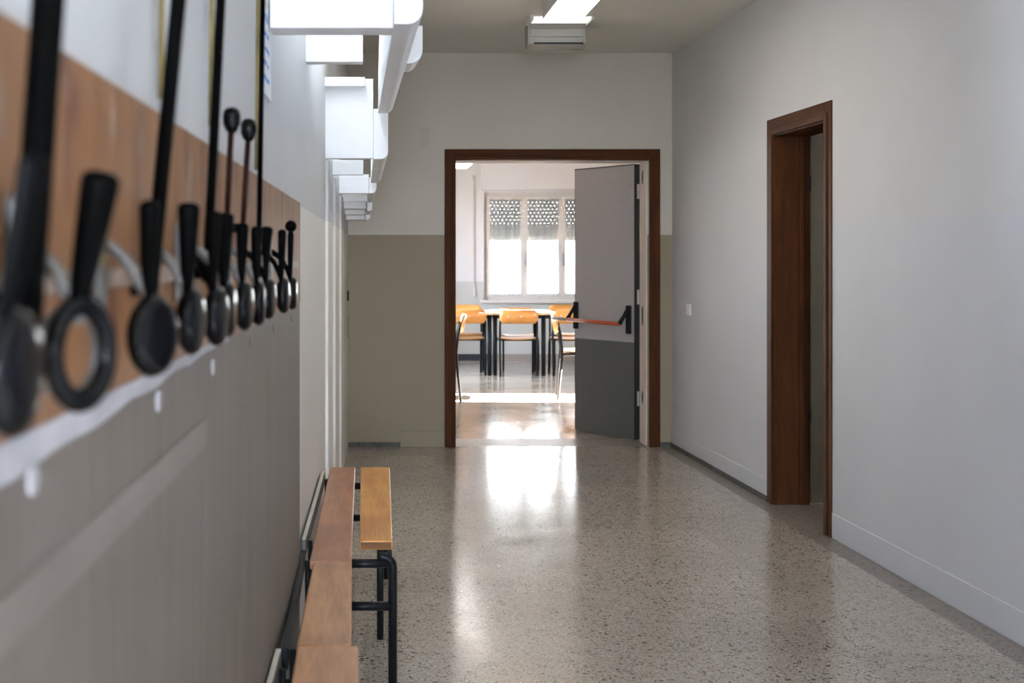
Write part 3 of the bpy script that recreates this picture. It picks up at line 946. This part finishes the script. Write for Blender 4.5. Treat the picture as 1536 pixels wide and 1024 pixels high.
# paper notice
t = empty('paper_notice', LWp(2.9, 1.75, 0), 'white paper notice with blue handwriting taped to the wall', 'notice')
mb = MB(); wbox(mb, LWp, 2.79, 3.03, 1.757, 2.10, -.003, -.0045); mb.build('sheet', M['paper'], t)
wr = MB(); wy = MB()
random.seed(3)
for row in range(9):
    h = 2.06 - row * .034
    y = 2.81
    mbx = wy if row in (1, 3) else wr
    size = .022 if row in (4,) else .012
    while y < 2.99 - random.random() * .05:
        w = random.uniform(.008, .018)
        hh = size * random.uniform(.6, 1.2)
        wbox(mbx, LWp, y, y + .004, h, h + hh, -.0046, -.0054)
        if random.random() < .7:
            wbox(mbx, LWp, y + .004, y + w, h + hh * random.choice((0, .45)), h + hh * random.choice((.6, .8)) , -.0046, -.0052)
        y += w + random.uniform(.004, .012)
o = wr.build('handwriting', M['ink_blue'], t)
o = wy.build('handwriting', M['ink_yellow'], t); o['label'] = 'pale yellow handwriting'

# ------------------------------------------------------------------ overhead canopy along the left wall
can = empty('overhead_canopy', (lx(5), 5, 1.9), 'white canopy of cross panels and curved fascia running high along the left wall', 'canopy')
def cpanel(y0, y1, h0, h1, xr, name='cross_panel', off=-.004):
    mb = MB()
    mb.hexa([(lx(y0) + off, y0, h0), (xr, y0, h0), (xr, y1, h0), (lx(y1) + off, y1, h0), (lx(y0) + off, y0, h1), (xr, y0, h1), (xr, y1, h1), (lx(y1) + off, y1, h1)])
    return mb.build(name, M['white'], can, bevel=.003)
cpanel(2.95, 3.05, 1.92, 2.875, .077, off=.008)
cpanel(4.40, 4.46, 2.066, 2.31, .008)
cpanel(5.80, 5.85, 1.84, 2.207, .058)
cpanel(5.74, 5.80, 2.165, 2.207, .020, 'ledge')
cpanel(6.60, 6.64, 1.817, 1.895, .014)
cpanel(7.50, 7.54, 1.766, 1.880, .048)
cpanel(7.96, 7.99, 1.739, 1.80, .042)
cpanel(8.34, 8.37, 1.707, 1.76, .035)
cpanel(8.54, 8.57, 1.676, 1.71, .031)
cpanel(8.78, 8.81, 1.649, 1.68, .032)
for y0, y1, x, h in ((3.2, 4.3, -.05, 2.5), (4.6, 5.6, -.04, 2.5), (5.98, 6.55, -.045, 2.10), (6.75, 7.42, -.04, 2.02)):  # unseen tubes, assumed to light the canopy bays from within
    mb = MB(); mb.box(x - .03, x + .03, y0 - .02, y1 + .02, h + .018, h + .05); mb.box(lx((y0 + y1) / 2) - .01, x - .03, (y0 + y1) / 2 - .02, (y0 + y1) / 2 + .02, h + .022, h + .042)
    bt = mb.build('batten', M['white'], can)
    mb = MB(); mb.tube([(x, y0, h), (x, y1, h)], .014, 12); mb.build('tube', M['tube'] if 4.5 < y0 < 5 else M['tube_mid'] if y0 < 4 else M['tube_weak'], bt)
def fascia(y0, y1, xi0, xo0, h0, ht0, xi1, xo1, h1, ht1, r=.035, name='fascia'):
    def sec(xi, xo, hb, ht, y):
        rr_ = min(r, (xo - xi) * .7)
        return [(xi, y, hb)] + [(px_, y, pz) for px_, pz in arc(xo - rr_, hb + rr_, rr_, -90, 0, 6)] + [(xo, y, ht), (xi, y, ht)]
    a, b = sec(xi0, xo0, h0, ht0, y0), sec(xi1, xo1, h1, ht1, y1)
    n = len(a); mb = MB()
    fs = [list(range(n))[::-1], list(range(n, 2 * n))] + [(i, (i + 1) % n, n + (i + 1) % n, n + i) for i in range(n)]
    mb.add(a + b, fs)
    return mb.build(name, M['white'], can, bevel=.002)
fascia(2.93, 5.70, .077, .145, 1.925, 2.875, .079, .148, 2.036, 2.22)
fascia(5.72, 7.46, .058, .125, 1.83, 2.06, .060, .122, 1.826, 1.98)
fascia(7.48, 8.25, .050, .095, 1.765, 1.86, .046, .085, 1.745, 1.80)
fascia(8.28, 8.70, .042, .077, 1.69, 1.76, .040, .072, 1.68, 1.72, .02)
fascia(8.72, 8.95, .034, .066, 1.645, 1.70, .033, .060, 1.648, 1.68, .02)
fascia(4.30, 4.50, .147, .212, 2.045, 2.175, .147, .20, 2.045, 2.15, .05, 'fin')

# ------------------------------------------------------------------ ceiling lamp, air unit, plates
t = empty('ceiling_lamp', (1.19, 6.6, CEIL), 'long lit fluorescent lamp on the corridor ceiling', 'ceiling lamp')
mb = MB(); mb.box(1.075, 1.305, 5.6, 7.42, 2.79, CEIL); mb.build('housing', M['ac'], t)
mb = MB(); mb.box(1.09, 1.295, 5.62, 7.40, 2.778, 2.79); mb.build('diffuser', M['lamp'], t)
t = empty('ceiling_lamp', (1.24, 7.85, CEIL), 'short flat lit panel lamp on the ceiling before the air unit', 'ceiling lamp')
mb = MB(); mb.box(1.065, 1.425, 7.77, 7.95, CEIL - .014, CEIL - .006); mb.build('diffuser', M['lamp_dim'], t)
mb = MB(); mb.box(1.045, 1.065, 7.74, 7.95, CEIL - .03, CEIL); mb.box(1.425, 1.445, 7.74, 7.95, CEIL - .03, CEIL); mb.box(1.065, 1.425, 7.77, 7.95, CEIL - .006, CEIL); mb.build('frame', M['ac'], t)
t = empty('ceiling_air_unit', (1.24, 8.1, CEIL), 'off white air unit with a dark slot hanging at the corridor ceiling', 'air unit')
x0, x1 = 1.062, 1.436
def yz(z, py): return CAM_H + (387 - py) * z / F
mb = MB()
mb.prism([(8.0, CEIL), (8.0, yz(8, 66)), (8.06, yz(8.06, 73.5)), (8.12, yz(8.06, 73.5)), (8.15, CEIL)], x0, x1, lambda u, v, a: (a, u, v))
mb.build('housing', M['ac_grey'], t, bevel=.006)
mb = MB(); mb.box(x0 + .02, x1 - .02, 7.994, 8.0, yz(8, 55), yz(8, 43)); mb.build('cover', M['ac_grey'], t, bevel=.002)
mb = MB(); mb.box(x0 + .004, x1 - .004, 7.997, 8.001, yz(8, 42.6), yz(8, 41.8)); mb.build('seam', M['ac_line'], t)
mb = MB(); mb.box(x0 + .04, x1 - .02, 7.995, 8.002, yz(8, 67), yz(8, 63.5)); mb.build('slot', M['slot'], t)
mb = MB(); mb.hexa([(x0 + .03, 7.985, yz(8, 67.5)), (x1 - .03, 7.985, yz(8, 67.5)), (x1 - .03, 8.05, yz(8.05, 73.5)), (x0 + .03, 8.05, yz(8.05, 73.5)),
                    (x0 + .03, 7.985, yz(8, 67)), (x1 - .03, 7.985, yz(8, 67)), (x1 - .03, 8.05, yz(8.05, 72.8)), (x0 + .03, 8.05, yz(8.05, 72.8))])
mb.build('flap', M['ac_grey'], t)

for h, lab in ((2.262, 'upper of two faint square plates on the wall above the doorway corner'), (2.186, 'lower of two faint square plates on the wall above the doorway corner')):
    mb = MB(); mb.box(.434, .503, YB - .008, YB, h, h + .07); mb.box(.440, .497, YB - .0095, YB - .008, h + .006, h + .064)
    tag(mb.build('wall_plate', M['plate_wall'], bevel=.002), lab, 'wall plate', 'blank plates on the back wall')
ysw = 8.74
t = empty('light_switch', RWp(ysw, 1.02, 0), 'small white light switch on the wall between the two doorways', 'light switch')
mb = MB(); wbox(mb, RWp, ysw - .055, ysw + .055, .982, 1.062, -.009, 0); mb.build('plate', M['switch'], t, bevel=.003)
mb = MB(); wbox(mb, RWp, ysw - .02, ysw + .02, .998, 1.046, -.014, -.009); mb.build('rocker', M['switch'], t, bevel=.002)
mb = MB(); wbox(mb, LWp, 8.96, 9.06, 1.075, 1.145, 0, -.012)
tag(mb.build('wall_socket', M['slot'], bevel=.002), 'small dark socket on the left wall by the corner', 'socket')
mb = MB(); wbox(mb, LWp, 9.02, 9.07, .80, .965, 0, -.008)
tag(mb.build('wall_strip', M['brown_base']), 'narrow brown strip on the left wall by the corner, below the dark socket', 'wall strip')

# ------------------------------------------------------------------ benches
def plank(quad, h0, h1, name, mat, parent):
    (xa, xb, y0), (xc, xd, y1) = quad
    mb = MB(); mb.hexa([(xa, y0, h0), (xb, y0, h0), (xd, y1, h0), (xc, y1, h0), (xa, y0, h1), (xb, y0, h1), (xd, y1, h1), (xc, y1, h1)])
    return mb.build(name, mat, parent, bevel=.006)
SH = .465
# bench standing out from the wall: orange plank on a black tube frame
t = empty('bench', (.05, 4.8, 0), 'bench with a short orange wood plank on black tube legs, standing furthest from the wall', 'bench', 'school benches')
plank(((-.003, .103, 4.07), (.0, .128, 5.51)), SH - .03, SH, 'seat_plank', M['bench_orange'], t)
mb = MB(); mb.box(.001, .099, 4.0685, 4.0705, SH - .026, SH - .004); o = mb.build('end_grain', M['endgrain'], t); o['label'] = 'darker sawn end'
def uframe(y, xl, xr_, name='leg_frame'):
    R = .0145
    hb = SH - .0445
    rad = .035
    for xq, sg in ((xl, 1), (xr_, -1)):
        pts = [(xq, y, 0), (xq, y, hb - rad)] + [(xq + sg * (rad - rad * math.cos(a)), y, hb - rad + rad * math.sin(a)) for a in [PI / 2 * q / 5 for q in range(1, 6)]] + [(xq + sg * (rad + .012), y, hb)]
        mb = MB(); mb.tube(pts, R, 14); mb.build('leg', M['black'], t)
uframe(4.045, -.075, .103); uframe(5.42, -.075, .105)
for y in (4.045, 5.42):
    for h in (.398, .261):
        mb = MB(); mb.tube([(-.075, y, h), (.103, y, h)], .0145, 14); mb.build('stretcher', M['black'], t)
mb = MB(); mb.tube([(.071, 4.56, 0), (.071, 4.56, SH - .03)], .0125, 12); mb.build('leg', M['black'], t)
for x in (.09,):
    mb = MB(); mb.tube([(x, 4.06, SH - .043), (x, 5.42, SH - .043)], .012, 12); mb.build('side_rail', M['black'], t)

def wall_bench(quad, mat, label, slat, slat_mat, edge_mat, yl):
    (xa, xb, y0), (xc, xd, y1) = quad
    t = empty('bench', ((xa + xb) / 2, (y0 + y1) / 2, 0), label, 'bench', 'school benches')
    plank(quad, SH - .026, SH, 'seat_plank', mat, t)
    for y in yl:
        f = (y - y0) / (y1 - y0)
        a = xa + (xc - xa) * f; b = xb + (xd - xb) * f
        mb = MB(); R = .011
        mb.tube([(a + .015, y, 0), (a + .015, y, SH - .05), (a + .03, y, SH - .038), (b - .05, y, SH - .038), (b - .035, y, SH - .05), (b - .035, y, 0)], R, 10)
        mb.build('leg_frame', M['black'], t)
    if slat:
        (sa, sy0), (sb, sy1), z0, z1 = slat
        mb = MB(); mb.hexa([(sa - .012, sy0, z0), (sa + .003, sy0, z0), (sb + .003, sy1, z0), (sb - .012, sy1, z0), (sa - .012, sy0, z1), (sa + .003, sy0, z1), (sb + .003, sy1, z1), (sb - .012, sy1, z1)])
        s_ = mb.build('back_slat', slat_mat, t, bevel=.003)
        if edge_mat:
            mb = MB(); mb.hexa([(sa - .011, sy0, z1), (sa + .002, sy0, z1), (sb + .002, sy1, z1), (sb - .011, sy1, z1), (sa - .010, sy0, z1 + .003), (sa + .001, sy0, z1 + .003), (sb + .001, sy1, z1 + .003), (sb - .010, sy1, z1 + .003)])
            o = mb.build('worn_edge', edge_mat, s_); o['label'] = 'pale worn top edge'
        for f in (.06, .94):
            y = sy0 + (sy1 - sy0) * f; x = sa + (sb - sa) * f
            mb = MB(); mb.tube([(x + .012, y, .30), (x + .012, y, z1 - .02)], .008, 10); mb.tube([(x + .012, y, SH - .06), (xa + .04, y, SH - .06)], .007, 8); mb.build('back_post', M['black'], t)
    return t
wall_bench(((-.155, -.028, 3.795), (-.134, -.023, 5.51)), M['bench_brown'], 'red brown plank bench along the wall, at the end of the row by the doorway',
           ((-.178, 4.03), (-.153, 5.32), .43, .478), M['grey_slat'], M['pale_wood'], (4.6, 5.2))
wall_bench(((-.152, -.022, 2.975), (-.143, -.027, 3.790)), M['bench_tan'], 'short tan plank bench along the wall, middle of the row',
           ((-.176, 2.99), (-.179, 4.0), .40, .452), M['black'], None, (3.1, 3.7))
wall_bench(((-.152, .0, 1.65), (-.150, -.006, 2.970)), M['bench_tan'], 'tan plank bench along the wall cut off by the bottom of the view',
           ((-.215, 1.7), (-.190, 2.97), .40, .455), M['grey_slat'], M['pale_wood'], (1.8, 2.8))

# ------------------------------------------------------------------ light
def portal(loc, rot, sx, sy):
    l = bpy.data.lights.new('portal', 'AREA'); l.shape = 'RECTANGLE'; l.size = sx; l.size_y = sy
    l.cycles.is_portal = True
    o = bpy.data.objects.new('daylight_portal', l); col.objects.link(o)
    o.location = loc; o.rotation_euler = rot
    return o
for a, b, w0, w1 in CL:
    ym = (a + b) / 2
    portal((lx(ym) - .20, ym, (w0 + w1) / 2), (PI / 2, 0, -PI / 2), b - a, w1 - w0)
portal(((WX0 + WX1) / 2, YR - .22, (WZ0 + WZ1) / 2), (PI / 2, 0, 0), WX1 - WX0, WZ1 - WZ0)
portal(((FWX0 + FWX1) / 2, FAR_Y + .28, (FWZ0 + FWZ1) / 2), (PI / 2, 0, PI), FWX1 - FWX0, FWZ1 - FWZ0)
portal((-.375, FAR_Y + .28, 1.65), (PI / 2, 0, PI), 2.25, 1.7)
portal((-1.88, 14.3, 1.6), (PI / 2, 0, -PI / 2), 1.2, 1.2)
portal((5.28, (SY0 + SY1) / 2, 1.13), (PI / 2, 0, PI / 2), SY1 - SY0, RZ1 - RZ0)

wd = bpy.data.worlds.new('sky'); sc.world = wd; wd.use_nodes = True
nt = wd.node_tree
bg = nt.nodes['Background']
tc = N(nt, 'ShaderNodeTexCoord'); sp = N(nt, 'ShaderNodeSeparateXYZ'); L(nt, tc.outputs['Generated'], sp.inputs[0])
up = ramp(nt, math_node(nt, 'MULTIPLY_ADD', sp.outputs['Z'], .5, .5), [(.46, (.42, .41, .38)), (.52, (1.0, 1.0, 1.0)), (1.0, (.72, .86, 1.0))])
side = ramp(nt, math_node(nt, 'MULTIPLY_ADD', sp.outputs['Y'], .5, .5), [(.3, (.83, .92, 1.13)), (.55, (.88, .92, 1.0)), (.85, (.15, .148, .15))])
L(nt, mix_rgb(nt, 1.0, up, side, 'MULTIPLY'), bg.inputs['Color'])
bg.inputs['Strength'].default_value = 32.0

sun = bpy.data.lights.new('sun', 'SUN'); sun.energy = 220; sun.angle = math.radians(.35); sun.color = (1, .93, .86)
so = bpy.data.objects.new('sun', sun); col.objects.link(so)
so.rotation_euler = Vector((-1, .03, -.33)).to_track_quat('-Z', 'Y').to_euler()

# ------------------------------------------------------------------ camera
cam = bpy.data.cameras.new('camera'); co = bpy.data.objects.new('camera', cam); col.objects.link(co)
co.location = (0, 0, CAM_H); co.rotation_euler = (PI / 2, 0, 0)
cam.sensor_fit = 'HORIZONTAL'; cam.sensor_width = 36; cam.lens = F / 1536 * 36
cam.shift_x = (768 - 541) / 1536; cam.shift_y = -(512 - 387) / 1536
cam.clip_start = .05
cam.dof.use_dof = True; cam.dof.focus_distance = 5.5; cam.dof.aperture_fstop = 4.6
sc.camera = co
vs_ = sc.view_settings
sc.display_settings.display_device = 'sRGB'
vs_.view_transform = 'Standard'; vs_.look = 'None'; vs_.gamma = 1; vs_.exposure = 2.45
vs_.use_curve_mapping = False
sc.cycles.use_denoising = True
sc.cycles.max_bounces = 10; sc.cycles.diffuse_bounces = 6; sc.cycles.glossy_bounces = 5; sc.cycles.transparent_max_bounces = 12
sc.cycles.sample_clamp_indirect = 6
sc.cycles.caustics_reflective = False; sc.cycles.caustics_refractive = False
